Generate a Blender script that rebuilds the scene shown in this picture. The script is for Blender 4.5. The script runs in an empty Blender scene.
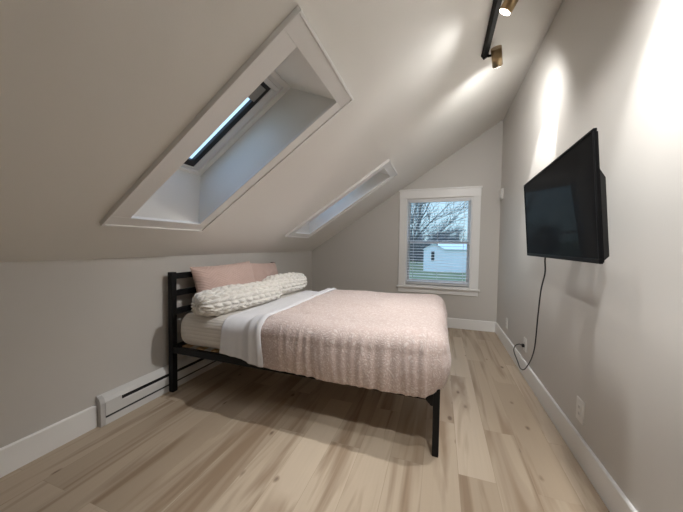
import bpy, bmesh, math, random
from mathutils import Vector, Matrix, noise as mnoise
random.seed(7)
sc = bpy.context.scene
COL = sc.collection
PI = math.pi

# ------------------------------------------------------------------ room numbers
XL, XR, YB, YF = -2.149, 0.799, 4.570, -2.6
ZK, ZR = 1.124, 3.035
TH = math.atan2(ZR - ZK, XR - XL)
CT, ST = math.cos(TH), math.sin(TH)
SMAX = (XR - XL) / CT

def slope(s, y, d=0.0):
    """point on the sloped ceiling: s up the slope, d outward through it"""
    if .9 < y < 1.9 and .3 < s < 2: y -= .028 * (s - 1.15)      # the first skylight sits very slightly askew
    return Vector((XL + s * CT - d * ST, y, ZK + s * ST + d * CT))

# ------------------------------------------------------------------ materials
def new_mat(name):
    m = bpy.data.materials.new(name); m.use_nodes = True
    nt = m.node_tree; b = nt.nodes['Principled BSDF']
    return m, nt, b

def mat(name, col, rough=.5, metal=0, bump=0, bscale=60, vary=0, vscale=4, spec=.5, stretch=(1, 1, 1), sheen=0, detail=3):
    m, nt, b = new_mat(name)
    b.inputs['Base Color'].default_value = (*col, 1); b.inputs['Roughness'].default_value = rough
    b.inputs['Metallic'].default_value = metal; b.inputs['Specular IOR Level'].default_value = spec
    if sheen: b.inputs['Sheen Weight'].default_value = sheen
    tc = nt.nodes.new('ShaderNodeTexCoord'); mp = nt.nodes.new('ShaderNodeMapping')
    mp.inputs['Scale'].default_value = stretch
    nt.links.new(tc.outputs['Object'], mp.inputs['Vector'])
    if bump:
        n = nt.nodes.new('ShaderNodeTexNoise'); n.inputs['Scale'].default_value = bscale; n.inputs['Detail'].default_value = detail
        bp = nt.nodes.new('ShaderNodeBump'); bp.inputs['Strength'].default_value = bump; bp.inputs['Distance'].default_value = .01
        nt.links.new(mp.outputs['Vector'], n.inputs['Vector']); nt.links.new(n.outputs['Fac'], bp.inputs['Height'])
        nt.links.new(bp.outputs['Normal'], b.inputs['Normal'])
    if vary:
        n = nt.nodes.new('ShaderNodeTexNoise'); n.inputs['Scale'].default_value = vscale; n.inputs['Detail'].default_value = 4
        mx = nt.nodes.new('ShaderNodeMix'); mx.data_type = 'RGBA'
        mx.inputs[6].default_value = (*[c * (1 - vary) for c in col], 1); mx.inputs[7].default_value = (*[min(1, c * (1 + vary)) for c in col], 1)
        nt.links.new(mp.outputs['Vector'], n.inputs['Vector']); nt.links.new(n.outputs['Fac'], mx.inputs['Factor'])
        nt.links.new(mx.outputs[2], b.inputs['Base Color'])
    return m

M = {}
M['wall'] = mat('wall_paint', (.575, .552, .518), .5, bump=.05, bscale=220, vary=.02, vscale=2, spec=.35)
M['ceiling'] = mat('ceiling_paint', (.79, .775, .735), .6, bump=.04, bscale=200, vary=.02, vscale=2, spec=.3)
M['trim'] = mat('white_trim_paint', (.83, .825, .81), .38, bump=.02, bscale=90)
M['vinyl'] = mat('white_vinyl', (.72, .73, .74), .4)
M['blind'] = mat('white_blind', (.74, .75, .77), .45, bump=.02)
M['heater'] = mat('white_enamel', (.66, .655, .64), .4)
M['heater_end'] = mat('shade_and_socket_grey', (.50, .49, .48), .45)  # shade on the white end caps painted in as grey; sockets reuse it
M['heater_dark'] = mat('dark_slot', (.03, .03, .03), .6)
M['plate'] = mat('outlet_plastic', (.72, .71, .68), .35)
M['black_metal'] = mat('black_powder_coat', (.006, .006, .0065), .5, bump=.03, bscale=300, spec=.25)
M['slat'] = mat('pine_slat', (.50, .34, .19), .6, vary=.2, vscale=9, stretch=(6, 1, 6))
M['sash_black'] = mat('black_sash', (.01, .01, .012), .45)
M['grey_bar'] = mat('grey_bar', (.28, .28, .27), .6, vary=.15, vscale=60)
M['tv_black'] = mat('tv_plastic', (.003, .003, .0035), .45, spec=.1)
M['tv_back'] = mat('tv_back_plastic', (.0025, .0025, .0025), .7, spec=.08)
M['cord'] = mat('black_rubber', (.012, .012, .012), .5)
M['track'] = mat('black_track', (.005, .005, .005), .45, spec=.2)
M['brass'] = mat('brushed_brass', (.36, .265, .15), .34, metal=1, bump=.05, bscale=120, stretch=(1, 1, 12))
M['socket'] = mat('dark_socket', (.05, .05, .05), .5)
M['knit'] = mat('cream_knit_yarn', (.86, .83, .775), .95, bump=.6, bscale=260, spec=.1, sheen=.3)
M['pink_pillow'] = None

def emission(name, col, strength):
    m, nt, b = new_mat(name)
    b.inputs['Base Color'].default_value = (1, 1, 1, 1)
    b.inputs['Emission Color'].default_value = (*col, 1); b.inputs['Emission Strength'].default_value = strength
    return m
M['lamp_on'] = emission('lit_lamp_face', (1, .94, .86), 6)

def glass(name, tint):
    m = bpy.data.materials.new(name); m.use_nodes = True; nt = m.node_tree; nt.nodes.clear()
    out = nt.nodes.new('ShaderNodeOutputMaterial'); t = nt.nodes.new('ShaderNodeBsdfTransparent'); g = nt.nodes.new('ShaderNodeBsdfGlossy')
    t.inputs['Color'].default_value = (*tint, 1); g.inputs['Roughness'].default_value = .25
    mx = nt.nodes.new('ShaderNodeMixShader'); mx.inputs[0].default_value = .03
    nt.links.new(t.outputs[0], mx.inputs[1]); nt.links.new(g.outputs[0], mx.inputs[2])
    nt.links.new(mx.outputs[0], out.inputs['Surface'])
    return m
M['glass'] = glass('window_glass', (.93, .97, .98))

def screen_mat():
    m, nt, b = new_mat('tv_screen')
    b.inputs['Base Color'].default_value = (.003, .003, .004, 1); b.inputs['Roughness'].default_value = .6
    b.inputs['Specular IOR Level'].default_value = .05
    g = nt.nodes.new('ShaderNodeBsdfGlossy'); g.inputs['Roughness'].default_value = .01
    mx = nt.nodes.new('ShaderNodeMixShader'); mx.inputs[0].default_value = .03
    nt.links.new(b.outputs[0], mx.inputs[1]); nt.links.new(g.outputs[0], mx.inputs[2])
    nt.links.new(mx.outputs[0], nt.nodes['Material Output'].inputs['Surface'])
    return m
M['screen'] = screen_mat()

def fabric(name, col, col2, tex, tscale, bump, rough=.92, sheen=.25):
    m, nt, b = new_mat(name)
    b.inputs['Roughness'].default_value = rough; b.inputs['Specular IOR Level'].default_value = .15
    b.inputs['Sheen Weight'].default_value = sheen
    L = nt.links.new
    tc = nt.nodes.new('ShaderNodeTexCoord')
    fine = nt.nodes.new('ShaderNodeTexNoise'); fine.inputs['Scale'].default_value = 350; fine.inputs['Detail'].default_value = 2
    L(tc.outputs['Object'], fine.inputs['Vector'])
    if tex == 'lace':       # tufted / clipped matelasse: blobs of raised thread, paler than the ground
        d = nt.nodes.new('ShaderNodeTexNoise'); d.inputs['Scale'].default_value = 9; d.inputs['Detail'].default_value = 3
        L(tc.outputs['Object'], d.inputs['Vector'])
        mm = nt.nodes.new('ShaderNodeVectorMath'); mm.operation = 'MULTIPLY_ADD'
        mm.inputs[1].default_value = (.14, .14, .14)
        L(d.outputs['Color'], mm.inputs[0]); L(tc.outputs['Object'], mm.inputs[2])
        v = nt.nodes.new('ShaderNodeTexVoronoi'); v.feature = 'DISTANCE_TO_EDGE'; v.inputs['Scale'].default_value = tscale
        L(mm.outputs[0], v.inputs['Vector'])
        n2 = nt.nodes.new('ShaderNodeTexNoise'); n2.inputs['Scale'].default_value = tscale * 1.7; n2.inputs['Detail'].default_value = 4
        L(mm.outputs[0], n2.inputs['Vector'])
        ra = nt.nodes.new('ShaderNodeValToRGB'); ra.color_ramp.elements[0].position = .02; ra.color_ramp.elements[1].position = .22
        L(v.outputs['Distance'], ra.inputs['Fac'])
        mu = nt.nodes.new('ShaderNodeMath'); mu.operation = 'MULTIPLY'; L(ra.outputs['Color'], mu.inputs[0])
        rb = nt.nodes.new('ShaderNodeValToRGB'); rb.color_ramp.elements[0].position = .36; rb.color_ramp.elements[1].position = .62
        L(n2.outputs['Fac'], rb.inputs['Fac']); L(rb.outputs['Color'], mu.inputs[1])
        fac = mu.outputs[0]
    elif tex == 'chevron':
        sx = nt.nodes.new('ShaderNodeSeparateXYZ'); L(tc.outputs['Object'], sx.inputs[0])
        a = nt.nodes.new('ShaderNodeMath'); a.operation = 'PINGPONG'; a.inputs[1].default_value = .09
        L(sx.outputs['Y'], a.inputs[0])
        s = nt.nodes.new('ShaderNodeMath'); s.operation = 'ADD'
        k = nt.nodes.new('ShaderNodeMath'); k.operation = 'MULTIPLY'; k.inputs[1].default_value = .6
        L(a.outputs[0], k.inputs[0]); L(k.outputs[0], s.inputs[0]); L(sx.outputs['Z'], s.inputs[1])
        f = nt.nodes.new('ShaderNodeMath'); f.operation = 'MULTIPLY'; f.inputs[1].default_value = tscale
        L(s.outputs[0], f.inputs[0])
        si = nt.nodes.new('ShaderNodeMath'); si.operation = 'SINE'; L(f.outputs[0], si.inputs[0])
        ma = nt.nodes.new('ShaderNodeMapRange'); ma.inputs[1].default_value = -1; ma.inputs[2].default_value = 1
        L(si.outputs[0], ma.inputs[0]); fac = ma.outputs[0]
    elif tex == 'ribs':     # ribs running along the bed: change with z on the sides, with y on the top
        sx = nt.nodes.new('ShaderNodeSeparateXYZ'); L(tc.outputs['Object'], sx.inputs[0])
        s = nt.nodes.new('ShaderNodeMath'); s.operation = 'ADD'; L(sx.outputs['Y'], s.inputs[0]); L(sx.outputs['Z'], s.inputs[1])
        f = nt.nodes.new('ShaderNodeMath'); f.operation = 'MULTIPLY'; f.inputs[1].default_value = tscale
        L(s.outputs[0], f.inputs[0])
        si = nt.nodes.new('ShaderNodeMath'); si.operation = 'SINE'; L(f.outputs[0], si.inputs[0])
        ma = nt.nodes.new('ShaderNodeMapRange'); ma.inputs[1].default_value = -1; ma.inputs[2].default_value = .2
        L(si.outputs[0], ma.inputs[0]); fac = ma.outputs[0]
    else:
        n2 = nt.nodes.new('ShaderNodeTexNoise'); n2.inputs['Scale'].default_value = tscale; n2.inputs['Detail'].default_value = 3
        L(tc.outputs['Object'], n2.inputs['Vector']); fac = n2.outputs['Fac']
    mx = nt.nodes.new('ShaderNodeMix'); mx.data_type = 'RGBA'
    mx.inputs[6].default_value = (*col, 1); mx.inputs[7].default_value = (*col2, 1)
    L(fac, mx.inputs['Factor']); L(mx.outputs[2], b.inputs['Base Color'])
    b1 = nt.nodes.new('ShaderNodeBump'); b1.inputs['Strength'].default_value = bump; b1.inputs['Distance'].default_value = .012
    b2 = nt.nodes.new('ShaderNodeBump'); b2.inputs['Strength'].default_value = .12; b2.inputs['Distance'].default_value = .004
    L(fac, b1.inputs['Height']); L(fine.outputs['Fac'], b2.inputs['Height']); L(b1.outputs['Normal'], b2.inputs['Normal'])
    L(b2.outputs['Normal'], b.inputs['Normal'])
    return m
M['comforter'] = fabric('pink_matelasse', (.63, .505, .465), (.79, .705, .67), 'lace', 42, .28)
M['pink_pillow'] = fabric('blush_chevron', (.58, .42, .37), (.64, .48, .43), 'chevron', 260, .25)
M['ribbed_sheet'] = fabric('cream_ribbed_sheet', (.68, .65, .61), (.72, .69, .65), 'ribs', 2 * PI / .030, .28)
M['white_sheet'] = fabric('white_cotton', (.74, .745, .77), (.80, .80, .825), 'noise', 14, .15)

def floor_mat():
    m, nt, b = new_mat('oak_planks')
    L = nt.links.new; N = nt.nodes.new
    tc = N('ShaderNodeTexCoord'); mp = N('ShaderNodeMapping'); mp.inputs['Rotation'].default_value = (0, 0, PI / 2)
    mp.inputs['Location'].default_value = (.37, .06, 0)
    L(tc.outputs['Object'], mp.inputs['Vector'])
    br = N('ShaderNodeTexBrick'); br.offset = .37; br.offset_frequency = 2; br.squash = 1
    br.inputs['Color1'].default_value = (0, 0, 0, 1); br.inputs['Color2'].default_value = (1, 1, 1, 1); br.inputs['Mortar'].default_value = (.5, .5, .5, 1)
    br.inputs['Scale'].default_value = 1; br.inputs['Mortar Size'].default_value = .0011; br.inputs['Mortar Smooth'].default_value = .2
    br.inputs['Brick Width'].default_value = 1.25; br.inputs['Row Height'].default_value = .185
    L(mp.outputs['Vector'], br.inputs['Vector'])
    # a different piece of wood for every plank
    off = N('ShaderNodeVectorMath'); off.operation = 'MULTIPLY_ADD'; off.inputs[1].default_value = (17, 31, 7)
    L(br.outputs['Color'], off.inputs[0]); L(tc.outputs['Object'], off.inputs[2])
    def stretched(sx, sy):
        q = N('ShaderNodeMapping'); q.inputs['Scale'].default_value = (sx, sy, 1); L(off.outputs[0], q.inputs['Vector']); return q
    q1 = stretched(7.8, .6); n1 = N('ShaderNodeTexNoise'); n1.inputs['Scale'].default_value = 1; n1.inputs['Detail'].default_value = 3; n1.inputs['Distortion'].default_value = 1.1
    L(q1.outputs[0], n1.inputs['Vector'])
    r1 = N('ShaderNodeValToRGB'); r1.color_ramp.elements[0].position = .50; r1.color_ramp.elements[1].position = .66
    L(n1.outputs['Fac'], r1.inputs['Fac'])
    q2 = stretched(60, 2.2); n2 = N('ShaderNodeTexNoise'); n2.inputs['Scale'].default_value = 1; n2.inputs['Detail'].default_value = 4
    L(q2.outputs[0], n2.inputs['Vector'])
    q3 = stretched(6.5, 3.2); v = N('ShaderNodeTexVoronoi'); v.inputs['Scale'].default_value = 1; v.inputs['Randomness'].default_value = 1
    L(q3.outputs[0], v.inputs['Vector'])
    n3 = N('ShaderNodeTexNoise'); n3.inputs['Scale'].default_value = 14; L(off.outputs[0], n3.inputs['Vector'])
    kv = N('ShaderNodeMath'); kv.operation = 'MULTIPLY_ADD'; kv.inputs[1].default_value = .12
    L(n3.outputs['Fac'], kv.inputs[0]); L(v.outputs['Distance'], kv.inputs[2])
    r3 = N('ShaderNodeValToRGB'); r3.color_ramp.elements[0].position = .10; r3.color_ramp.elements[0].color = (1, 1, 1, 1)
    r3.color_ramp.elements[1].position = .175; r3.color_ramp.elements[1].color = (0, 0, 0, 1)
    L(kv.outputs[0], r3.inputs['Fac'])
    def mixc(a, bcol, fac, k=1.0):
        mx = N('ShaderNodeMix'); mx.data_type = 'RGBA'
        if isinstance(a, tuple): mx.inputs[6].default_value = (*a, 1)
        else: L(a, mx.inputs[6])
        if isinstance(bcol, tuple): mx.inputs[7].default_value = (*bcol, 1)
        else: L(bcol, mx.inputs[7])
        if k != 1:
            mm = N('ShaderNodeMath'); mm.operation = 'MULTIPLY'; mm.inputs[1].default_value = k; L(fac, mm.inputs[0]); fac = mm.outputs[0]
        L(fac, mx.inputs['Factor']); return mx.outputs[2]
    base = mixc((.41, .325, .235), (.575, .48, .37), br.outputs['Color'])
    base = mixc(base, (.26, .18, .115), r1.outputs['Color'], .88)
    base = mixc(base, (.32, .25, .18), n2.outputs['Fac'], .28)
    base = mixc(base, (.12, .07, .04), r3.outputs['Color'], .85)
    base = mixc(base, (.17, .12, .08), br.outputs['Fac'], .28)
    L(base, b.inputs['Base Color']); b.inputs['Roughness'].default_value = .42; b.inputs['Specular IOR Level'].default_value = .35
    bp = N('ShaderNodeBump'); bp.inputs['Strength'].default_value = .08; bp.inputs['Distance'].default_value = .002
    L(n2.outputs['Fac'], bp.inputs['Height']); L(bp.outputs['Normal'], b.inputs['Normal'])
    return m
M['floor'] = floor_mat()
M['grass'] = mat('lawn', (.20, .23, .13), .95, vary=.35, vscale=.6, spec=.1)
M['bark'] = mat('grey_bark', (.15, .16, .17), .95, spec=.1)
M['thicket'] = mat('brown_thicket', (.17, .18, .185), .95, vary=.3, vscale=2, spec=.1)
M['siding'] = mat('pale_siding', (.84, .88, .90), .7, vary=.04, vscale=1)
M['shed_roof'] = mat('pale_grey_roof', (.74, .82, .85), .8, vary=.08, vscale=2)
M['dark_pane'] = mat('dark_pane', (.03, .035, .04), .3)

# ------------------------------------------------------------------ mesh helpers
class MB:
    def __init__(self): self.v = []; self.f = []
    def add(self, vs, fs):
        k = len(self.v); self.v += [Vector(p) for p in vs]; self.f += [tuple(i + k for i in f) for f in fs]; return self
    def box(self, x0, x1, y0, y1, z0, z1):
        return self.add([(x0, y0, z0), (x1, y0, z0), (x1, y1, z0), (x0, y1, z0), (x0, y0, z1), (x1, y0, z1), (x1, y1, z1), (x0, y1, z1)],
                        [(0, 3, 2, 1), (4, 5, 6, 7), (0, 1, 5, 4), (1, 2, 6, 5), (2, 3, 7, 6), (3, 0, 4, 7)])
    def prism(self, poly, a, b, fn):
        """poly = list of 2-D points, fn(p, q, t) -> 3-D, extruded from t=a to t=b"""
        n = len(poly)
        vs = [fn(p, q, a) for p, q in poly] + [fn(p, q, b) for p, q in poly]
        fs = [tuple(range(n - 1, -1, -1)), tuple(range(n, 2 * n))] + [(i, (i + 1) % n, n + (i + 1) % n, n + i) for i in range(n)]
        return self.add(vs, fs)
    def ring(self, pts, r, seg=8, cap=True, rs=None):
        """tube along a polyline"""
        pts = [Vector(p) for p in pts]; n = len(pts); vs = []; fs = []
        up = Vector((0, 0, 1))
        t0 = (pts[1] - pts[0]).normalized()
        a = t0.cross(up)
        if a.length < .05: a = t0.cross(Vector((1, 0, 0)))
        a.normalize()
        for i, p in enumerate(pts):
            t = (pts[min(i + 1, n - 1)] - pts[max(i - 1, 0)]).normalized()
            a = (a - t * a.dot(t)).normalized(); b = t.cross(a)
            rr = rs[i] if rs else r
            vs += [p + (a * math.cos(2 * PI * k / seg) + b * math.sin(2 * PI * k / seg)) * rr for k in range(seg)]
        for i in range(n - 1):
            for k in range(seg):
                fs.append((i * seg + k, i * seg + (k + 1) % seg, (i + 1) * seg + (k + 1) % seg, (i + 1) * seg + k))
        if cap:
            fs.append(tuple(range(seg - 1, -1, -1))); fs.append(tuple((n - 1) * seg + k for k in range(seg)))
        return self.add(vs, fs)
    def grid(self, rows, closed_u=False, closed_v=False):
        nu = len(rows); nv = len(rows[0]); vs = [p for r in rows for p in r]; fs = []
        for i in range(nu if closed_u else nu - 1):
            for j in range(nv if closed_v else nv - 1):
                a = i * nv + j; b = i * nv + (j + 1) % nv; c = ((i + 1) % nu) * nv + (j + 1) % nv; d = ((i + 1) % nu) * nv + j
                fs.append((a, b, c, d))
        return self.add(vs, fs)
    def build(self, name, m, parent=None, smooth=False, bevel=0, origin=None, solid=0, weld=False):
        o3 = Vector(origin) if origin is not None else (Vector((0, 0, 0)))
        base = world_of(parent) if parent is not None else Vector((0, 0, 0))
        me = bpy.data.meshes.new(name)
        me.from_pydata([tuple(p - base - o3) for p in self.v], [], self.f); me.update()
        bm = bmesh.new(); bm.from_mesh(me)
        if weld: bmesh.ops.remove_doubles(bm, verts=bm.verts, dist=1e-5)
        bmesh.ops.recalc_face_normals(bm, faces=bm.faces)
        if smooth:
            for f in bm.faces: f.smooth = True
        bm.to_mesh(me); bm.free()
        me.materials.append(M[m] if isinstance(m, str) else m)
        o = bpy.data.objects.new(name, me); COL.objects.link(o); o.location = o3
        if parent is not None: o.parent = parent
        if bevel:
            bv = o.modifiers.new('bevel', 'BEVEL'); bv.width = bevel; bv.segments = 2; bv.limit_method = 'ANGLE'
        if solid:
            so = o.modifiers.new('solid', 'SOLIDIFY'); so.thickness = solid; so.offset = -1
        return o

def world_of(o):
    p = Vector((0, 0, 0))
    while o is not None: p = p + Vector(o.location); o = o.parent
    return p

def tag(o, label, cat, group=None):
    o['label'] = label; o['category'] = cat
    if group: o['group'] = group
    return o
def struct(o): o['kind'] = 'structure'; return o
def empty(name, loc):
    o = bpy.data.objects.new(name, None); o.empty_display_size = .1; COL.objects.link(o); o.location = loc; return o

# ------------------------------------------------------------------ room shell
T = .12
struct(MB().box(XL - T, XR + T, YF - T, YB + T, -.12, 0).build('floor', 'floor'))
struct(MB().box(XL - T, XL, YF - T, YB + T, 0, ZK).build('wall_left', 'wall'))
struct(MB().box(XR, XR + T, YF - T, YB + T, 0, ZR + .05).build('wall_right', 'wall'))
zs = lambda x: ZK + (x - XL) * math.tan(TH)
struct(MB().prism([(XL, 0), (XR, 0), (XR, ZR), (XL, ZK)], YF - T, YF, lambda x, z, t: (x, t, z)).build('wall_front', 'wall'))
WX0, WX1, WZ0, WZ1 = -.518, .442, .605, 1.972       # window opening in the far gable wall
w = MB(); fn = lambda x, z, t: (x, t, z)
w.prism([(XL, 0), (WX0, 0), (WX0, zs(WX0)), (XL, ZK)], YB, YB + T, fn)
w.prism([(WX1, 0), (XR, 0), (XR, ZR), (WX1, zs(WX1))], YB, YB + T, fn)
w.prism([(WX0, 0), (WX1, 0), (WX1, WZ0), (WX0, WZ0)], YB, YB + T, fn)
w.prism([(WX0, WZ1), (WX1, WZ1), (WX1, zs(WX1)), (WX0, zs(WX0))], YB, YB + T, fn)
struct(w.build('wall_back', 'wall'))

# sloped ceiling with two deep skylight wells
SO0, SO1, SD0, SD1, DW = .495, 1.822, .672, 1.624, .31    # opening, deep opening, depth of the well
SKY = [(1.146, 1.654, 1.160, 1.702, 1.030, 1.742), (3.155, 3.588, 3.15, 3.65, 3.050, 3.668)]
c = MB()
ss = [-.12, SO0, SO1, SMAX + .14]
ys = [YF - T, SKY[0][0], SKY[0][1], SKY[1][0], SKY[1][1], YB + T]
for i in range(3):
    for j in range(5):
        if i == 1 and j in (1, 3): continue
        q = [slope(ss[i], ys[j]), slope(ss[i + 1], ys[j]), slope(ss[i + 1], ys[j + 1]), slope(ss[i], ys[j + 1])]
        c.add(q, [(0, 1, 2, 3)])
DT = DW + .07
so = [-.12, SD0, SD1, SMAX + .14]; yo = [YF - T, SKY[0][2], SKY[0][3], SKY[1][2], SKY[1][3], YB + T]
for i in range(3):
    for j in range(5):
        if i == 1 and j in (1, 3): continue
        q = [slope(so[i], yo[j], DT), slope(so[i], yo[j + 1], DT), slope(so[i + 1], yo[j + 1], DT), slope(so[i + 1], yo[j], DT)]
        c.add(q, [(0, 1, 2, 3)])
for (a0, a1, b0, b1, _, _) in SKY:
    A = [slope(SO0, a0), slope(SO1, a0), slope(SO1, a1), slope(SO0, a1)]
    B = [slope(SD0, b0, DW), slope(SD1, b0, DW), slope(SD1, b1, DW), slope(SD0, b1, DW)]
    Cc = [slope(SD0, b0, DT), slope(SD1, b0, DT), slope(SD1, b1, DT), slope(SD0, b1, DT)]
    for P, Q in ((A, B), (B, Cc)):
        for k in range(4): c.add([P[k], P[(k + 1) % 4], Q[(k + 1) % 4], Q[k]], [(0, 1, 2, 3)])
e0 = [(-.12, YF - T), (SMAX + .14, YF - T), (SMAX + .14, YB + T), (-.12, YB + T)]
for k in range(4):
    a, b = e0[k], e0[(k + 1) % 4]
    c.add([slope(*a), slope(*b), slope(*b, DT), slope(*a, DT)], [(0, 1, 2, 3)])
struct(c.build('ceiling', 'ceiling', weld=True))

# baseboards: 15 cm, flat with an eased top edge
def baseboard(name, prof_fn, a, b):
    BB = .150; tt = .015
    return struct(MB().prism([(0, 0), (tt, 0), (tt, BB - .006), (tt - .005, BB), (0, BB)], a, b, prof_fn).build(name, 'trim'))
baseboard('baseboard_right', lambda p, q, t: (XR - p, t, q), YF, YB)
baseboard('baseboard_back', lambda p, q, t: (t, YB - p, q), XL + .015, XR - .015)
baseboard('baseboard_left', lambda p, q, t: (XL + p, t, q), YF, 1.205)
baseboard('baseboard_far_left', lambda p, q, t: (XL + p, t, q), 3.05, YB)
baseboard('baseboard_front', lambda p, q, t: (t, YF + p, q), XL + .015, XR - .015)

# ------------------------------------------------------------------ far window
win = struct(MB().box(WX0, WX0 + .02, YB + .005, YB + T, WZ0, WZ1).box(WX1 - .02, WX1, YB + .005, YB + T, WZ0, WZ1)
             .box(WX0 + .02, WX1 - .02, YB + .005, YB + T, WZ1 - .02, WZ1).box(WX0 + .02, WX1 - .02, YB + .005, YB + T, WZ0, WZ0 + .02)
             .build('window_1', 'trim'))
k = MB(); CW = .100
k.box(WX0 - CW, WX0 + .004, YB - .019, YB, WZ0, WZ1); k.box(WX1 - .004, WX1 + CW, YB - .019, YB, WZ0, WZ1)
k.build('window_casing', 'trim', win, bevel=.003)
MB().box(WX0 - CW - .003, WX1 + CW + .003, YB - .024, YB, WZ1 - .002, WZ1 + .118).box(WX0 - CW - .016, WX1 + CW + .016, YB - .036, YB, WZ1 + .118, WZ1 + .142).build('head_casing', 'trim', win, bevel=.003)
MB().box(WX0 - CW - .022, WX1 + CW + .022, YB - .048, YB + .03, WZ0 - .022, WZ0).build('window_sill', 'trim', win, bevel=.004)
MB().box(WX0 - CW, WX1 + CW, YB - .018, YB, WZ0 - .10, WZ0 - .022).build('window_apron', 'trim', win, bevel=.003)
def sash(z0, z1, y0, y1, st, sb_):
    x0, x1 = WX0 + .02, WX1 - .02
    s = MB().box(x0, x0 + st, y0, y1, z0, z1).box(x1 - st, x1, y0, y1, z0, z1).box(x0 + st, x1 - st, y0, y1, z0, z0 + sb_).box(x0 + st, x1 - st, y0, y1, z1 - st * .8, z1)
    o = s.build('window_sash', 'vinyl', win, bevel=.002)
    MB().box(x0 + st, x1 - st, (y0 + y1) / 2 - .002, (y0 + y1) / 2 + .002, z0 + sb_, z1 - st * .8).build('glass_pane', 'glass', o)
sash(WZ0 + .02, 1.305, YB + .062, YB + .085, .042, .085)
sash(1.275, WZ1 - .02, YB + .086, YB + .11, .036, .034)

# venetian blind inside the window
bl = tag(empty('venetian_blind', (-.038, YB + .034, WZ1 - .021)), 'white horizontal slat blind let down and tilted open in the far gable window', 'blind')
bx0, bx1, yc = WX0 + .026, WX1 - .026, YB + .031
MB().box(bx0, bx1, yc - .026, yc + .026, WZ1 - .06, WZ1 - .021).build('headrail', 'blind', bl, bevel=.002)
sl = MB(); z = WZ1 - .085; zb = WZ0 + .13
zlist = []
while z > zb: zlist.append(z); z -= .0435
zlist += [WZ0 + .060 + .006 * i for i in range(4)]
for z in zlist:
    rows = []
    for u in (bx0, bx1):
        rows.append([Vector((u, yc + dy, z + .0028 * (1 - (dy / .0245) ** 2) + dy * .10)) for dy in (-.0245, -.012, 0, .012, .0245)])
    lower = [[p - Vector((0, 0, .0022)) for p in r] for r in rows]
    sl.grid(rows); sl.grid(lower)
    for r0, r1 in zip(rows, lower): sl.grid([r0, r1])
    for j in (0, -1): sl.add([rows[0][j], rows[1][j], lower[1][j], lower[0][j]], [(0, 1, 2, 3)])
sl.build('blind_slats', 'blind', bl)
MB().box(bx0, bx1, yc - .025, yc + .025, WZ0 + .034, WZ0 + .055).build('bottom_rail', 'blind', bl, bevel=.003)
for x in (-.40, -.04, .33):
    MB().box(x - .0015, x + .0015, yc - .0275, yc - .0258, WZ0 + .05, WZ1 - .06).box(x - .0015, x + .0015, yc + .0258, yc + .0275, WZ0 + .05, WZ1 - .06).build('ladder_cord', 'blind', bl)
MB().ring([(-.455, yc - .032, WZ1 - .06), (-.455, yc - .036, 1.5), (-.452, yc - .034, 1.05)], .004, 6).build('tilt_wand', 'grey_bar', bl, smooth=True)

# ------------------------------------------------------------------ skylights
def slab(mb, s0, s1, y0, y1, d0, d1):
    vs = [slope(s, y, d) for d in (d0, d1) for (s, y) in ((s0, y0), (s1, y0), (s1, y1), (s0, y1))]
    return mb.add(vs, [(0, 1, 2, 3), (7, 6, 5, 4), (0, 4, 5, 1), (1, 5, 6, 2), (2, 6, 7, 3), (3, 7, 4, 0)])
def frame(mb, s0, s1, y0, y1, wt, wb, wy, d0, d1):
    slab(mb, s0, s0 + wb, y0, y1, d0, d1); slab(mb, s1 - wt, s1, y0, y1, d0, d1)
    slab(mb, s0 + wb, s1 - wt, y0, y0 + wy, d0, d1); slab(mb, s0 + wb, s1 - wt, y1 - wy, y1, d0, d1)
    return mb
for n, (a0, a1, b0, b1, c0, c1) in enumerate(SKY):
    fo = frame(MB(), SD0 + .001, SD1 - .001, b0 + .001, b1 - .001, .035, .03, .04, DW + .002, DT)
    o = struct(fo.build('window_%d' % (n + 2), 'trim', bevel=.003))
    S0, S1, e = .409, 1.915, .014
    cs = MB()
    slab(cs, S0 + e, SO0 + .002, c0 + e, c1 - e, -.019, 0); slab(cs, SO1 - .002, S1 - e, c0 + e, c1 - e, -.019, 0)
    slab(cs, SO0 + .002, SO1 - .002, c0 + e, a0 + .002, -.019, 0); slab(cs, SO0 + .002, SO1 - .002, a1 - .002, c1 - e, -.019, 0)
    cs.build('window_casing', 'trim', o, bevel=.002)
    frame(MB(), S0, S1, c0, c1, e, e, e, -.027, 0).build('casing_edge', 'trim', o, bevel=.002)
    inner = frame(MB(), SD0 + .031, SD1 - .036, b0 + .041, b1 - .041, .062, .02, .054, DW + .016, DT)
    inner.build('inner_frame', 'vinyl', o, bevel=.003)
    gb = MB(); slab(gb, SD1 - .085, SD1 - .062, b0 + .05, b1 - .05, DW + .006, DW + .024); gb.build('vent_bar', 'vinyl', o, bevel=.003)
    sb = frame(MB(), SD0 + .051, SD1 - .098, b0 + .095, b1 - .095, .055, .05, .040, DW + .022, DW + .042)
    so_ = sb.build('sash', 'sash_black', o)
    g = MB(); slab(g, SD0 + .10, SD1 - .152, b0 + .122, b1 - .132, DW + .032, DW + .036); g.build('glass_pane', 'glass', so_)
    rb = MB(); slab(rb, SD1 - .235, SD1 - .125, b0 + .13, b1 - .125, DW + .016, DW + .024); rb.build('shade_bar', 'grey_bar', so_)

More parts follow.
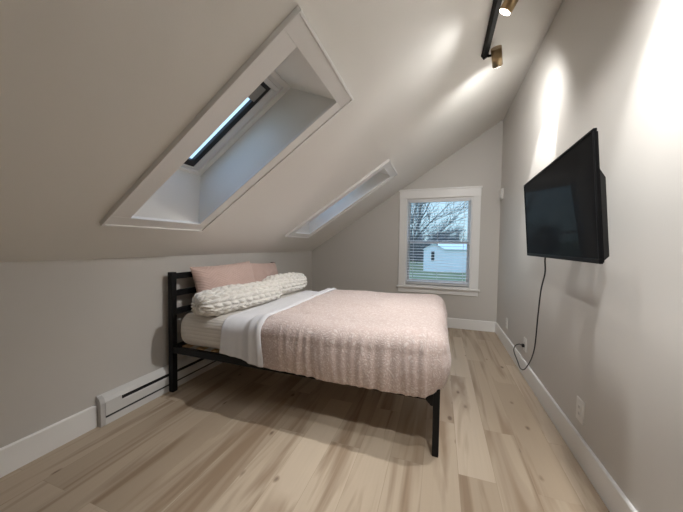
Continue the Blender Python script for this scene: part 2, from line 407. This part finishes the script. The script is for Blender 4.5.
# ------------------------------------------------------------------ baseboard heater
h = tag(empty('baseboard_heater', (XL + .0325, 2.1, 0)), 'long white electric baseboard heater on the left wall behind the bed', 'heater')
HX = XL; fx = lambda p, q, t: (HX + p * .74, t, q); H0, H1 = 1.212, 3.045
MB().prism([(0, .0), (.012, .0), (.012, .203), (0, .203)], H0, H1, fx).build('back_plate', 'heater', h)
MB().prism([(.012, .188), (.045, .176), (.064, .152), (.066, .152), (.066, .158), (.048, .182), (.012, .203)], H0, H1, fx).build('top_cover', 'heater', h)
MB().prism([(.058, .062), (.066, .062), (.066, .118), (.058, .126)], H0 + .13, H1, fx).build('front_panel', 'heater', h)
MB().prism([(.058, .062), (.067, .062), (.067, .152), (.058, .152)], H0 + .028, H0 + .13, fx).build('junction_cover', 'heater', h)
MB().prism([(.012, 0), (.064, 0), (.064, .046), (.058, .046), (.055, .012), (.012, .012)], H0 + .02, H1, fx).build('lower_rail', 'heater', h)
fins = MB()
y = H0 + .15
while y < H1 - .05:
    fins.box(HX + .012, HX + .036, y, y + .0012, .06, .15); y += .014
fins.build('heating_fins', 'heater_dark', h)
MB().prism([(.012, .014), (.056, .014), (.056, .05), (.012, .17)], H0 + .03, H1 - .03, fx).build('inner_trough', 'heater_dark', h)
for a in (H0 - .004, H1 - .024):
    MB().prism([(0, 0), (.062, .0), (.068, .01), (.068, .155), (.05, .186), (0, .207)], a, a + .030, fx).build('end_cap', 'heater_end', h, bevel=.002)

# ------------------------------------------------------------------ bed
BX0, BX1, BY0, BY1 = -2.098, .022, 1.705, 3.235
bed = tag(empty('bed_frame', ((BX0 + BX1) / 2, (BY0 + BY1) / 2, 0)), 'black metal bed frame with a three bar headboard against the left wall', 'bed')
pt = .046
for y in (BY0, BY1 - pt):
    MB().box(BX0, BX0 + pt, y, y + pt, .006, .996).build('headboard_post', 'black_metal', bed, bevel=.003)
    MB().box(BX0 + .002, BX0 + pt - .002, y + .002, y + pt - .002, 0, .006).build('foot_pad', 'tv_black', bed)
for zt in (.985, .842, .690):
    MB().box(BX0 + .008, BX0 + pt - .008, BY0 + pt, BY1 - pt, zt - .048, zt).build('headboard_rail', 'black_metal', bed, bevel=.003)
MB().box(BX0 + .008, BX0 + pt - .008, BY0 + pt, BY1 - pt, .335, .385).build('head_rail', 'black_metal', bed, bevel=.003)
for y in (BY0, BY1 - .038):
    MB().box(BX1 - .038, BX1, y, y + .038, .006, .405).build('foot_leg', 'black_metal', bed, bevel=.003)
    MB().box(BX1 - .036, BX1 - .002, y + .002, y + .036, 0, .006).build('foot_pad', 'tv_black', bed)
    s = 1 if y == BY0 else -1
    yy = y + .006 if s == 1 else y + .002
    MB().box(BX0 + pt, BX1 - .038, yy, yy + .03, .328, .382).build('side_rail', 'black_metal', bed, bevel=.003)
MB().box(BX1 - .034, BX1 - .004, BY0 + .038, BY1 - .038, .328, .382).build('foot_rail', 'black_metal', bed, bevel=.003)
br = MB()
br.prism([(BX1 - .038, .376), (BX1 - .038, .30), (BX1 - .05, .30), (BX1 - .085, .335), (BX1 - .085, .376)], BY0 + .002, BY0 + .04, lambda x, z, t: (x, t, z))
br.build('corner_bracket', 'black_metal', bed, bevel=.002)
MB().box(BX0 + pt, BX1 - .034, 2.455, 2.485, .33, .378).build('center_beam', 'black_metal', bed)
for i in range(14):
    x = -1.99 + i * .148
    MB().box(x, x + .062, BY0 + .04, BY1 - .04, .374, .386).build('bed_slat', 'slat', bed)

# mattress in its ribbed sheet
def superbox(x0, x1, y0, y1, z0, z1, e=.075, et=.10, n=14):
    """rounded slab as rows around the x axis; rounding e in plan and section"""
    rows = []
    ym, zm = (y0 + y1) / 2, (z0 + z1) / 2; hy, hz = (y1 - y0) / 2, (z1 - z0) / 2
    def section(inset, nn):
        pts = []
        a, b = hy - inset, hz - inset * .8; r = min(et, b * .98)
        path = []
        for cx, cz, a0 in ((a - r, b - r, 0), (-(a - r), b - r, PI / 2), (-(a - r), -(b - r), PI), (a - r, -(b - r), 1.5 * PI)):
            for k in range(nn + 1):
                t = a0 + PI / 2 * k / nn; path.append((cx + r * math.cos(t), cz + r * math.sin(t)))
        return path
    xs = []
    for k in range(7):
        t = PI / 2 * k / 6; xs.append((x0 + e * (1 - math.sin(t)), e * (1 - math.cos(t))) if False else (x0 + e * (1 - math.cos(t)), e * (1 - math.sin(t))))
    mid = [(x0 + e + (x1 - x0 - 2 * e) * k / 20, 0) for k in range(1, 20)]
    for (x, ins) in xs + mid + [(x1 + x0 - x, ins) for (x, ins) in reversed(xs)]:
        rows.append([Vector((x, ym + p, zm + q)) for p, q in section(ins, 7)])
    m = MB(); m.grid(rows, closed_v=True)
    n0 = len(rows[0])
    m.add(rows[0], [tuple(range(n0))]); m.add(rows[-1], [tuple(range(n0))])
    return m
mt = superbox(-2.035, -.005, 1.722, 3.222, .386, .655, e=.09, et=.09)
tag(mt.build('mattress', 'ribbed_sheet', smooth=True, origin=(-1.02, 2.47, .395), weld=True), 'thick mattress in a cream ribbed fitted sheet on the black bed frame', 'mattress')

def nz(x, y, z): return mnoise.noise(Vector((x, y, z)))

# pink comforter: hem -> side -> rounded rim -> spine, all the way round near side, foot and far side
def comforter():
    x0, xf, yn, yf = -1.235, .052, 1.676, 3.262; zt = .700; rc = .11; r = .11
    zspan = xf - .8; ym = (yn + yf) / 2
    per = []          # (outer plan point, normal, spine point, path length)
    step = .011; s = 0
    x = x0
    while x < xf - rc: per.append((Vector((x, yn, 0)), Vector((0, -1, 0)), s)); x += step; s += step
    na = 16
    for k in range(na + 1):
        t = -PI / 2 + PI / 2 * k / na
        per.append((Vector((xf - rc + rc * math.cos(t), yn + rc + rc * math.sin(t), 0)), Vector((math.cos(t), math.sin(t), 0)), s)); s += rc * PI / 2 / na
    y = yn + rc + step
    while y < yf - rc: per.append((Vector((xf, y, 0)), Vector((1, 0, 0)), s)); y += step; s += step
    for k in range(na + 1):
        t = PI / 2 * k / na
        per.append((Vector((xf - rc + rc * math.cos(t), yf - rc + rc * math.sin(t), 0)), Vector((math.cos(t), math.sin(t), 0)), s)); s += rc * PI / 2 / na
    x = xf - rc - step
    while x > x0: per.append((Vector((x, yf, 0)), Vector((0, 1, 0)), s)); x -= step; s += step
    per.append((Vector((x0, yf, 0)), Vector((0, 1, 0)), s))
    def base(x, y):
        f = max(0.0, min(1.0, (x - (xf - .75)) / .7)); f = f * f * (3 - 2 * f)
        g = max(0.0, 1 - ((y - ym) / (yf - yn) * 2) ** 2)
        return zt + .020 * f + .012 * g + .010 * nz(x * 3, y * 3, 5)
    rows = []
    for P, N, s in per:
        hd = max(0.0, min(1.0, (P.x - x0 - .08) / .16)); hd = hd * hd * (3 - 2 * hd)
        foot = max(0.0, min(1.0, (P.x - (xf - .45)) / .45))
        hem = .358 + .012 * nz(s * 2.6, 3.1, 0) + .006 * nz(s * 11, 1.1, 0) + (.055 * max(0, N.x))
        if N.y < 0: hem -= .012 * math.sin((P.x - x0) / (xf - x0) * PI)
        A = P - N * r; top = base(A.x, A.y); A.z = top
        spine = Vector((min(P.x, zspan), ym, 0))
        row = []
        nS = 22; nR = 10; nT = 46
        for k in range(nS):
            t = k / nS; z = hem + (top - r - hem) * t
            fold = nz(s * 15, z * 1.6, 9.3) * .011 + (.35 - abs(nz(s * 19, z * 1.3, 2.2))) * .030 + nz(s * 4, z * 2, 4.4) * .014
            bulge = .030 * math.sin(min(1, t * 1.05) * PI * .75) - .004
            amp = min(1, .75 + (1 - t) * .8)
            row.append(P + N * ((bulge + fold * amp - .012) * hd - .018 * (1 - hd)) + Vector((0, 0, z)))
        for k in range(nR):
            t = PI / 2 * (k + .0) / nR
            fold = (nz(s * 15, .95, 9.3) * .011 + (.35 - abs(nz(s * 19, .77, 2.2))) * .030 + nz(s * 4, 1.18, 4.4) * .014) * .75 * (1 - k / nR) ** 1.3
            c_ = P - N * r; nn = N * math.cos(t) + Vector((0, 0, math.sin(t)))
            bl_ = .005 * math.cos(t) ** 2
            row.append(c_ + Vector((0, 0, top - r)) + nn * (r + (fold + bl_ + 0) * hd - .012 * (1 - hd)))
        for k in range(nT + 1):
            t = k / nT
            q = A.lerp(spine, t)
            w_ = min(1, t / .16); w_ = w_ * w_ * (3 - 2 * w_)
            q.z = base(q.x, q.y) + w_ * (.008 * nz(q.x * 5, q.y * 5, 1.7) + .005 * nz(q.x * 13, q.y * 13, 3.3) + .003 * nz(q.x * 30, q.y * 30, 6.1))
            row.append(q)
        rows.append(row)
    m = MB(); m.grid(rows)
    return m
tag(comforter().build('comforter', 'comforter', smooth=True, origin=(-.6, 2.47, .35), solid=.014, weld=True), 'blush pink textured comforter spread over the foot of the bed', 'comforter')

def folded_sheet():
    xa, xb = -1.555, -1.168; nx = 44; rows = []
    for i in range(nx + 1):
        u = i / nx
        step_up = max(0, min(1, (u - .52) / .24)); step_up = step_up * step_up * (3 - 2 * step_up)
        lip = .010 * math.sin(PI * min(1, max(0, (u - .86) / .14)))
        off = .012 + .034 * step_up + lip
        yn, yf = 1.722 - off - .004, 3.222 + off; zt = .656 + off + .010 * step_up; r = .10 + off * .5
        hem = .402 - .034 * u
        def wob(v): return nz(u * 2.2, v * 3, 7.7)
        row = []
        pth = []
        n1, n2, n3 = 20, 9, 60
        for k in range(n1): pth.append((yn, hem + (zt - r - hem) * k / n1, -1, 0, 1 - k / n1))
        for k in range(n2):
            t = PI / 2 * k / n2; pth.append((yn + r - r * math.cos(t), zt - r + r * math.sin(t), -math.cos(t), math.sin(t), 0))
        for k in range(n3): pth.append((yn + r + (yf - yn - 2 * r) * k / n3, zt, 0, 1, 0))
        for k in range(n2):
            t = PI / 2 * k / n2; pth.append((yf - r + r * math.sin(t), zt - r + r * math.cos(t), math.sin(t), math.cos(t), 0))
        for k in range(n1 + 1): pth.append((yf, zt - r + (.40 - zt + r) * k / n1, 1, 0, k / n1))
        L = 0
        for k, (y, z, ny, nzz, dn) in enumerate(pth):
            if k: L += math.hypot(y - pth[k - 1][0], z - pth[k - 1][1])
            x = xa + (xb - xa) * u + .010 * nz(L * 4, u * 1.5, 2.2) + .012 * u * nz(L * 2.1, 0, 8.8)
            d = .004 * nz(x * 9, L * 6, 0) + .0035 * nz(x * 26, L * 3.5, 4)
            if dn > 0: d += dn * (.007 * nz(x * 24, z * 2, 1.3) + .006 * nz(x * 9, z, 6) + .006)
            dd = max(d, -.006)
            row.append(Vector((x + (.02 * dn * (u - .5) if dn else 0), y + ny * dd, z + nzz * dd)))
        rows.append(row)
    m = MB(); m.grid(rows); return m
tag(folded_sheet().build('top_sheet', 'white_sheet', smooth=True, origin=(-1.38, 2.47, .37), solid=.007), 'white cotton sheet folded back across the bed beside the pink comforter', 'sheet')

# pillows
def sham_mesh(w, hgt, t, seed):
    n = 44; front, back = [], []
    for i in range(n + 1):
        u = -1 + 2 * i / n; rf, rb = [], []
        for j in range(n + 1):
            v = -1 + 2 * j / n
            y = w / 2 * u * (1 - .055 * (1 - v * v) ** 1.0 * abs(u) ** 3)
            zz = hgt / 2 * v * (1 - .07 * (1 - u * u) * abs(v) ** 3)
            e = max(0, (1 - u ** 4) * (1 - v ** 4)) ** .55
            e2 = max(0, min(1, (1 - max(abs(u), abs(v))) / .06))
            th = t / 2 * e * (.25 + .75 * e2) + .004
            wr = .010 * nz(u * 2 + seed, v * 2, 0) * e + .005 * nz(u * 6 + seed, v * 4, 2) * e
            rf.append(Vector((th + wr, y, zz))); rb.append(Vector((-th, y, zz)))
        front.append(rf); back.append(rb)
    m = MB(); m.grid(front); m.grid(back)
    for r_f, r_b in ((front[0], back[0]), (front[-1], back[-1])): m.grid([r_f, r_b])
    for j in (0, n): m.grid([[r[j] for r in front], [r[j] for r in back]])
    return m
def place(o, loc, rx=0, ry=0, rz=0): o.location = loc; o.rotation_euler = (rx, ry, rz); return o
p1 = sham_mesh(.74, .40, .17, 1.0).build('pillow', 'pink_pillow', smooth=True, weld=True)
place(p1, (-1.94, 2.225, .848), math.radians(1.5), math.radians(-17), math.radians(-4))
tag(p1, 'blush pink pillow leaning on the headboard near the front bed post', 'pillow', 'blush pink pillows against the headboard')
p2 = sham_mesh(.68, .385, .13, 5.0).build('pillow', 'pink_pillow', smooth=True, weld=True)
place(p2, (-1.995, 2.88, .828), math.radians(-3.5), math.radians(-15), math.radians(3))
tag(p2, 'blush pink pillow leaning on the far half of the headboard', 'pillow', 'blush pink pillows against the headboard')

def knit_mesh(L, wx, hz, seed):
    na, nr = int(L / .0062), 150; rows = []
    nrow = 9; pitch = .078
    for i in range(na + 1):
        a = -1 + 2 * i / na
        prof = max(0.0, 1 - abs(a) ** 9) ** .36
        prof *= 1 - .10 * (a * a)
        row = []
        for j in range(nr):
            ph = 2 * PI * j / nr
            ce, se = math.cos(ph), math.sin(ph)
            ex = 2 / 2.3
            x = wx / 2 * math.copysign(abs(ce) ** ex, ce) * prof; zz = hz / 2 * math.copysign(abs(se) ** ex, se) * prof
            q = ph / (2 * PI) * nrow; k = math.floor(q); fr = q - k - .5
            al = (a * L / 2 + .021 * math.sin(k * 2.1 + seed)) / pitch
            st = abs(math.sin(PI * (al + abs(fr) * .95))) ** .55
            lane = max(0, math.cos(PI * (abs(fr) * 2 - .5))) ** .5
            b = .024 * st * lane * min(1, prof * 1.6) * (1 + .5 * nz(al * 1.1, k * 3.3, seed)) + .006 * nz(a * 5 + seed, ph, 1)
            n = Vector((ce / wx, 0, se / hz)).normalized()
            row.append(Vector((x, a * L / 2 + (.010 * nz(ph * 2, seed, 0) if abs(a) > .9 else 0), zz)) + n * (b - .004) + Vector((0, math.copysign(b, a) * (1 - prof), 0)))
        rows.append(row)
    m = MB(); m.grid(rows, closed_v=True)
    m.add(rows[0], [tuple(range(nr))]); m.add(rows[-1], [tuple(range(nr))])
    return m
k1 = knit_mesh(.92, .235, .195, 0).build('knit_pillow', 'knit', smooth=True, weld=True)
place(k1, (-1.68, 2.115, .760), 0, math.radians(-6), math.radians(-8))
tag(k1, 'long cream chunky knit pillow lying nearest the front side of the bed', 'pillow', 'cream chunky knit pillows')
k2 = knit_mesh(.66, .225, .20, 3.7).build('knit_pillow', 'knit', smooth=True, weld=True)
place(k2, (-1.70, 2.90, .775), 0, math.radians(-6), math.radians(-8))
tag(k2, 'cream chunky knit pillow lying at the far side of the bed', 'pillow', 'cream chunky knit pillows')

# ------------------------------------------------------------------ television on its arm
TVc = Vector((.5375, 1.7655, 1.4225)); TW, TH_ = 1.014, .486
e1 = Vector((.03, 1, 0)).normalized(); e2 = Vector((-.037, 0, .486)); e2 = (e2 - e1 * e2.dot(e1)).normalized()
e3 = e1.cross(e2)            # towards the wall (+x) or away; make it face the wall
if e3.x < 0: e3 = -e3
def tvp(u, v, d): return TVc + e1 * u + e2 * v + e3 * d
def tvbox(mb, u0, u1, v0, v1, d0, d1, inset=0, tin=0):
    vs = [tvp(u, v, d0) for (u, v) in ((u0, v0), (u1, v0), (u1, v1), (u0, v1))] + \
         [tvp(u, v, d1) for (u, v) in ((u0 + inset, v0 + inset * .1), (u1 - inset, v0 + inset * .1), (u1 - inset, v1 - tin), (u0 + inset, v1 - tin))]
    return mb.add(vs, [(0, 3, 2, 1), (4, 5, 6, 7), (0, 1, 5, 4), (1, 2, 6, 5), (2, 3, 7, 6), (3, 0, 4, 7)])
tv = tag(empty('television', TVc), 'black flat screen television on an arm on the right wall', 'television')
hw, hh = TW / 2, TH_ / 2
fr = MB(); bz = .011
tvbox(fr, -hw, hw, -hh, -hh + .018, 0, .012); tvbox(fr, -hw, hw, hh - bz, hh, 0, .012)
tvbox(fr, -hw, -hw + bz, -hh + .018, hh - bz, 0, .012); tvbox(fr, hw - bz, hw, -hh + .018, hh - bz, 0, .012)
fr.build('bezel', 'tv_black', tv, bevel=.002)
tvbox(MB(), -hw + bz, hw - bz, -hh + .018, hh - bz, .003, .011).build('screen', 'screen', tv)
tvbox(MB(), -hw + .01, hw - .01, -hh + .004, hh - .01, .0111, .018).build('rear_panel', 'tv_back', tv)
tvbox(MB(), -hw + .02, hw - .02, -hh + .004, .112, .018, .090, .128, .02).build('rear_housing', 'tv_back', tv, bevel=.004)
mk = MB(); tvbox(mk, -.11, -.08, -.14, .16, .10, .125); tvbox(mk, .08, .11, -.14, .16, .10, .125); tvbox(mk, -.12, .12, -.03, .06, .125, .14)
mk.build('mount_bracket', 'black_metal', tv)
MB().box(.66, XR, 1.90, 1.97, 1.40, 1.46).box(XR - .02, XR, 1.88, 2.02, 1.33, 1.53).build('mount_arm', 'black_metal', tv)

# power cord
cord = tag(empty('power_cord', (.70, 2.5, .5)), 'thin black power cord hanging from the television to an outlet', 'cord')
def smooth_path(P, n=8):
    P = [Vector(p) for p in P]; out = []
    for i in range(len(P) - 1):
        a, b, c_, d = P[max(i - 1, 0)], P[i], P[i + 1], P[min(i + 2, len(P) - 1)]
        for k in range(n):
            t = k / n
            out.append(.5 * ((2 * b) + (-a + c_) * t + (2 * a - 5 * b + 4 * c_ - d) * t * t + (-a + 3 * b - 3 * c_ + d) * t ** 3))
    out.append(P[-1]); return out
cp = [(.628, 2.07, 1.24), (.625, 2.095, 1.165), (.63, 2.103, 1.076), (.65, 2.232, .95), (.67, 2.342, .757), (.70, 2.487, .496), (.73, 2.656, .344),
      (.757, 2.839, .217), (.762, 2.99, .105), (.768, 3.139, .060), (.770, 3.255, .084), (.768, 3.40, .135), (.764, 3.33, .215), (.765, 3.20, .275), (.768, 3.125, .292)]
MB().ring(smooth_path(cp), .0045, 7).build('cable', 'cord', cord, smooth=True)
MB().box(.768, .7905, 3.100, 3.130, .277, .305).build('plug', 'cord', cord, bevel=.003)

# outlets and the small box
def outlet(yc, zc, label, w=.078, hgt=.125):
    o = tag(empty('wall_outlet', (XR, yc, zc)), label, 'outlet', 'white outlets low on the right wall')
    MB().box(XR - .008, XR, yc - w / 2, yc + w / 2, zc - hgt / 2, zc + hgt / 2).build('cover_plate', 'plate', o, bevel=.003)
    MB().box(XR - .0105, XR - .008, yc - .018, yc + .018, zc - .034, zc + .034).build('receptacle', 'plate', o, bevel=.001)
    for dz in (-.019, .019):
        MB().box(XR - .0112, XR - .0104, yc - .009, yc + .009, zc + dz - .008, zc + dz + .008).build('socket', 'heater_end', o)
    return o
outlet(1.981, .292, 'white wall outlet nearest the camera low on the right wall', .088, .132)
outlet(3.115, .302, 'white wall outlet with the black cord plugged in', .084, .128)
outlet(3.905, .303, 'small white wall outlet on the right wall nearest the back corner', .084, .125)
tb = tag(empty('thermostat', (XR, 4.45, 1.965)), 'small white box high on the right wall beside the window corner', 'thermostat')
MB().box(XR - .010, XR, 4.39, 4.51, 1.895, 2.04).build('backplate', 'plate', tb, bevel=.002)
MB().box(XR - .028, XR - .010, 4.395, 4.505, 1.90, 2.035).build('body', 'plate', tb, bevel=.004)

# ------------------------------------------------------------------ track lights on the slope
trk = tag(empty('track_light', slope(2.885, 1.45)), 'black ceiling track with brass cylinder spotlights above the bed', 'track light')
SB = 2.885
def trbox(mb, s0, s1, y0, y1, d0, d1): return slab(mb, s0, s1, y0, y1, d1, d0)
trbox(MB(), SB - .018, SB + .018, .2, 2.40, -.001, -.036).build('rail', 'track', trk, bevel=.002)
trbox(MB(), SB - .02, SB + .02, 2.40, 2.425, -.001, -.040).build('end_cap', 'track', trk, bevel=.002)
LAMPS = []
def head(y, d, sx=.065, drop=.075):
    d = Vector(d).normalized()
    base = slope(SB + .004, y, -.036)
    piv = base + Vector((sx, 0, -.005))
    hb = MB().ring([piv - d * .045, piv + d * .078], .036, 24)
    o = hb.build('spot_head', 'brass', trk)
    for pl_ in o.data.polygons: pl_.use_smooth = len(pl_.vertices) == 4
    MB().ring([base + Vector((0, 0, .002)), base + Vector((.012, 0, -.006)), piv - Vector((.0, 0, 0))], .009, 10).build('swivel_stem', 'track', o, smooth=True)
    MB().ring([piv + d * .0785, piv + d * .081], .031, 24).build('lamp_lens', 'lamp_on', o)
    LAMPS.append((piv + d * .087, d))
head(2.40, (.22, .74, -.64))
head(1.88, (-.50, .25, -.82))
head(1.20, (.43, .05, -.95))
head(.55, (-.45, .25, -.85))

def spot(loc, d, watts, ang, blend, rad=.03, col=(1, .90, .78)):
    l = bpy.data.lights.new('spot', 'SPOT'); l.energy = watts; l.spot_size = math.radians(ang); l.spot_blend = blend; l.shadow_soft_size = rad; l.color = col
    o = bpy.data.objects.new('spot_beam', l); COL.objects.link(o); o.location = loc
    o.rotation_euler = Vector(d).to_track_quat('-Z', 'Y').to_euler(); return o
L1, L2, L3, L4 = LAMPS
LC = (1, .99, .975)
spot(L1[0], (.42, .33, -.60), 38, 44, .5, col=LC)
spot(L1[0], L1[1], 34, 168, .9, col=LC)
spot(L2[0], (-.60, .12, -.95), 66, 72, .8, col=LC)
spot(L2[0], (-.3, .1, -.95), 24, 150, .8, col=LC)
spot(L3[0], (.43, .05, -.75), 42, 64, .5, col=LC)
spot(L3[0], (.25, -.05, -.95), 46, 140, 1, col=LC)
spot(L4[0], (-.10, .15, -.98), 62, 62, .8, col=LC)
spot(L4[0], L4[1], 5, 165, 1, col=LC)
# the lamp farther back in the room that throws the television's shadow on the wall
spot((-.36, -.86, 2.10), (1.16, 2.50, -.74), 95, 38, .8, .015, col=LC)

# ------------------------------------------------------------------ outside
GZ = -3.0
struct(MB().box(-60, 60, YB + 3, 140, GZ - .2, GZ).build('lawn_ground', 'grass'))
sh = tag(empty('shed', (2.2, 52, GZ)), 'pale sided shed with a gable end on the grass outside the window', 'shed')
X0, X1, XE, Y0, Y1 = -2.60, .72, 6.2, 49.8, 54.0
ez, pz = .66, 1.58
body = MB().prism([(X0, GZ), (X1, GZ), (X1, ez), ((X0 + X1) / 2, pz), (X0, ez)], Y0, Y1, lambda x, z, t: (x, t, z))
body.box(X1, XE, Y0 + .4, Y1, GZ, ez); body.build('shed_wall', 'siding', sh)
rf = MB()
xm = (X0 + X1) / 2
for sgn, xa in ((-1, X0 - .15), (1, X1 + .15)):
    za = ez - .09
    rf.prism([(xm, pz + .02), (xm, pz + .14), (xa, za + .12), (xa, za)], Y0 - .2, Y1 + .2, lambda x, z, t: (x, t, z))
rf.prism([(Y0 + .15, ez - .05), (Y0 + .15, ez + .07), ((Y0 + .4 + Y1) / 2, pz + .12), (Y1 + .2, ez + .07), (Y1 + .2, ez - .05), ((Y0 + .4 + Y1) / 2, pz)], xm + .6, XE + .2, lambda y_, z_, t: (t, y_, z_))
rf.build('shed_roof', 'shed_roof', sh)
MB().box(-1.36, -.86, Y0 - .04, Y0, -1.25, .36).build('shed_window', 'dark_pane', sh)
MB().box(-1.44, -1.36, Y0 - .06, Y0, -1.33, .44).box(-.86, -.78, Y0 - .06, Y0, -1.33, .44).box(-1.36, -.86, Y0 - .06, Y0, .36, .44).box(-1.36, -.86, Y0 - .06, Y0, -1.33, -1.25).build('window_trim', 'trim', sh)

def tree_mesh(height, seed, depth=5, lean=0):
    rnd = random.Random(seed); m = MB()
    def grow(p, d, ln, r, lv):
        n = 3; pts = [p]; dd = d.copy()
        for i in range(n):
            dd = (dd + Vector((rnd.uniform(-.16, .16), rnd.uniform(-.16, .16), rnd.uniform(-.04, .12)))).normalized()
            pts.append(pts[-1] + dd * ln / n)
        rs = [max(.012, r * (1 - .45 * i / n)) for i in range(n + 1)]
        m.ring(pts, r, 5 if lv < 2 else 3, cap=False, rs=rs)
        if lv >= depth: return
        for i in range(rnd.choice((2, 3, 3)) + (1 if lv == 0 else 0)):
            t = rnd.uniform(.45, 1); a = rnd.uniform(0, 2 * PI); tilt = rnd.uniform(.35, .95)
            side = Vector((math.cos(a), math.sin(a), 0)); nd = (dd * math.cos(tilt) + side * math.sin(tilt) + Vector((0, 0, .12))).normalized()
            q = pts[min(n, max(1, round(t * n)))]
            grow(q, nd, ln * rnd.uniform(.6, .78), r * .56, lv + 1)
        grow(pts[-1], dd, ln * .72, r * .55, lv + 1)
    grow(Vector((0, 0, 0)), Vector((lean, 0, 1)).normalized(), height * .33, height * .016, 0)
    return m
protos = [tree_mesh(h_, s_).build('bare_tree', 'bark') for h_, s_ in ((9, 3), (8.5, 11), (10, 29), (8, 41))]
spots_ = [(-12.5, 64), (-9.6, 73), (-7.4, 60), (-5.0, 68), (-2.6, 58), (-1.0, 72), (.6, 64), (2.9, 58), (4.0, 71), (6.8, 63), (8.8, 71), (11.6, 60), (13.6, 69)]
for i, (x, y) in enumerate(spots_):
    o = protos[i] if i < 4 else protos[i % 4].copy()
    if i >= 4: COL.objects.link(o)
    o.location = (x, y, GZ); o.rotation_euler = (0, 0, i * 1.7); s_ = .9 + .2 * ((i * 37) % 10) / 10; o.scale = (s_, s_, s_)
    tag(o, 'bare grey tree in the row of trees beyond the lawn', 'tree', 'bare trees beyond the lawn')
nt_ = tree_mesh(13, 77, 5, -.1).build('bare_tree', 'bark'); nt_.name = 'leaning_tree'
nt_.location = (-4.6, 27, GZ); nt_.rotation_euler = (0, math.radians(19), .4)
tag(nt_, 'nearer bare tree whose dark trunk slants across the upper left of the window', 'tree')
th = MB(); rnd = random.Random(5)
for i in range(5200):
    x = rnd.uniform(-20, 20); y = rnd.uniform(79, 86); h_ = rnd.uniform(2.5, 8.5) * (.75 + .25 * math.sin(x * .9) * math.sin(x * .37 + 1))
    a = rnd.uniform(-.5, .5); p = Vector((x, y, GZ)); th.ring([p, p + Vector((a * h_ * .4, 0, h_ * .6)), p + Vector((a * h_ * .9, 0, h_))], .05, 3, cap=False, rs=[.07, .05, .02])
tk = th.build('thicket', 'thicket'); tk['kind'] = 'stuff'; tag(tk, 'dense grey thicket of thin stems behind the bare trees', 'thicket')

# ------------------------------------------------------------------ sky
W = bpy.data.worlds.new('dusk_sky'); sc.world = W; W.use_nodes = True; nt = W.node_tree
bg = nt.nodes['Background']
tc = nt.nodes.new('ShaderNodeTexCoord'); sx = nt.nodes.new('ShaderNodeSeparateXYZ'); rp = nt.nodes.new('ShaderNodeValToRGB')
rp.color_ramp.elements[0].position = 0; rp.color_ramp.elements[0].color = (.25, .35, .385, 1)
rp.color_ramp.elements[1].position = .7; rp.color_ramp.elements[1].color = (.40, .58, .90, 1)
nt.links.new(tc.outputs['Generated'], sx.inputs[0]); nt.links.new(sx.outputs['Z'], rp.inputs['Fac']); nt.links.new(rp.outputs['Color'], bg.inputs['Color'])
bg.inputs['Strength'].default_value = 1.55

# ------------------------------------------------------------------ camera
cam = bpy.data.cameras.new('camera'); co = bpy.data.objects.new('camera', cam); COL.objects.link(co)
f_px, yaw, pit, rol = 282.41, math.radians(19.2016), math.radians(-2.263), math.radians(.7335)
cam.sensor_width = 36; cam.sensor_fit = 'HORIZONTAL'; cam.lens = f_px / 683 * 36; cam.clip_start = .02; cam.clip_end = 500
fw = Vector((-math.sin(yaw) * math.cos(pit), math.cos(yaw) * math.cos(pit), math.sin(pit)))
rr = Vector((math.cos(yaw), math.sin(yaw), 0)); uu = rr.cross(fw)
r2 = rr * math.cos(rol) + uu * math.sin(rol); u2 = uu * math.cos(rol) - rr * math.sin(rol)
mw = Matrix((r2, u2, -fw)).transposed().to_4x4(); mw.translation = (0, 0, 1.2375)
co.matrix_world = mw
sc.camera = co

sc.view_settings.view_transform = 'Standard'; sc.view_settings.look = 'None'; sc.view_settings.gamma = 1
sc.view_settings.exposure = .76
sc.cycles.use_denoising = True
sc.cycles.max_bounces = 12; sc.cycles.diffuse_bounces = 8
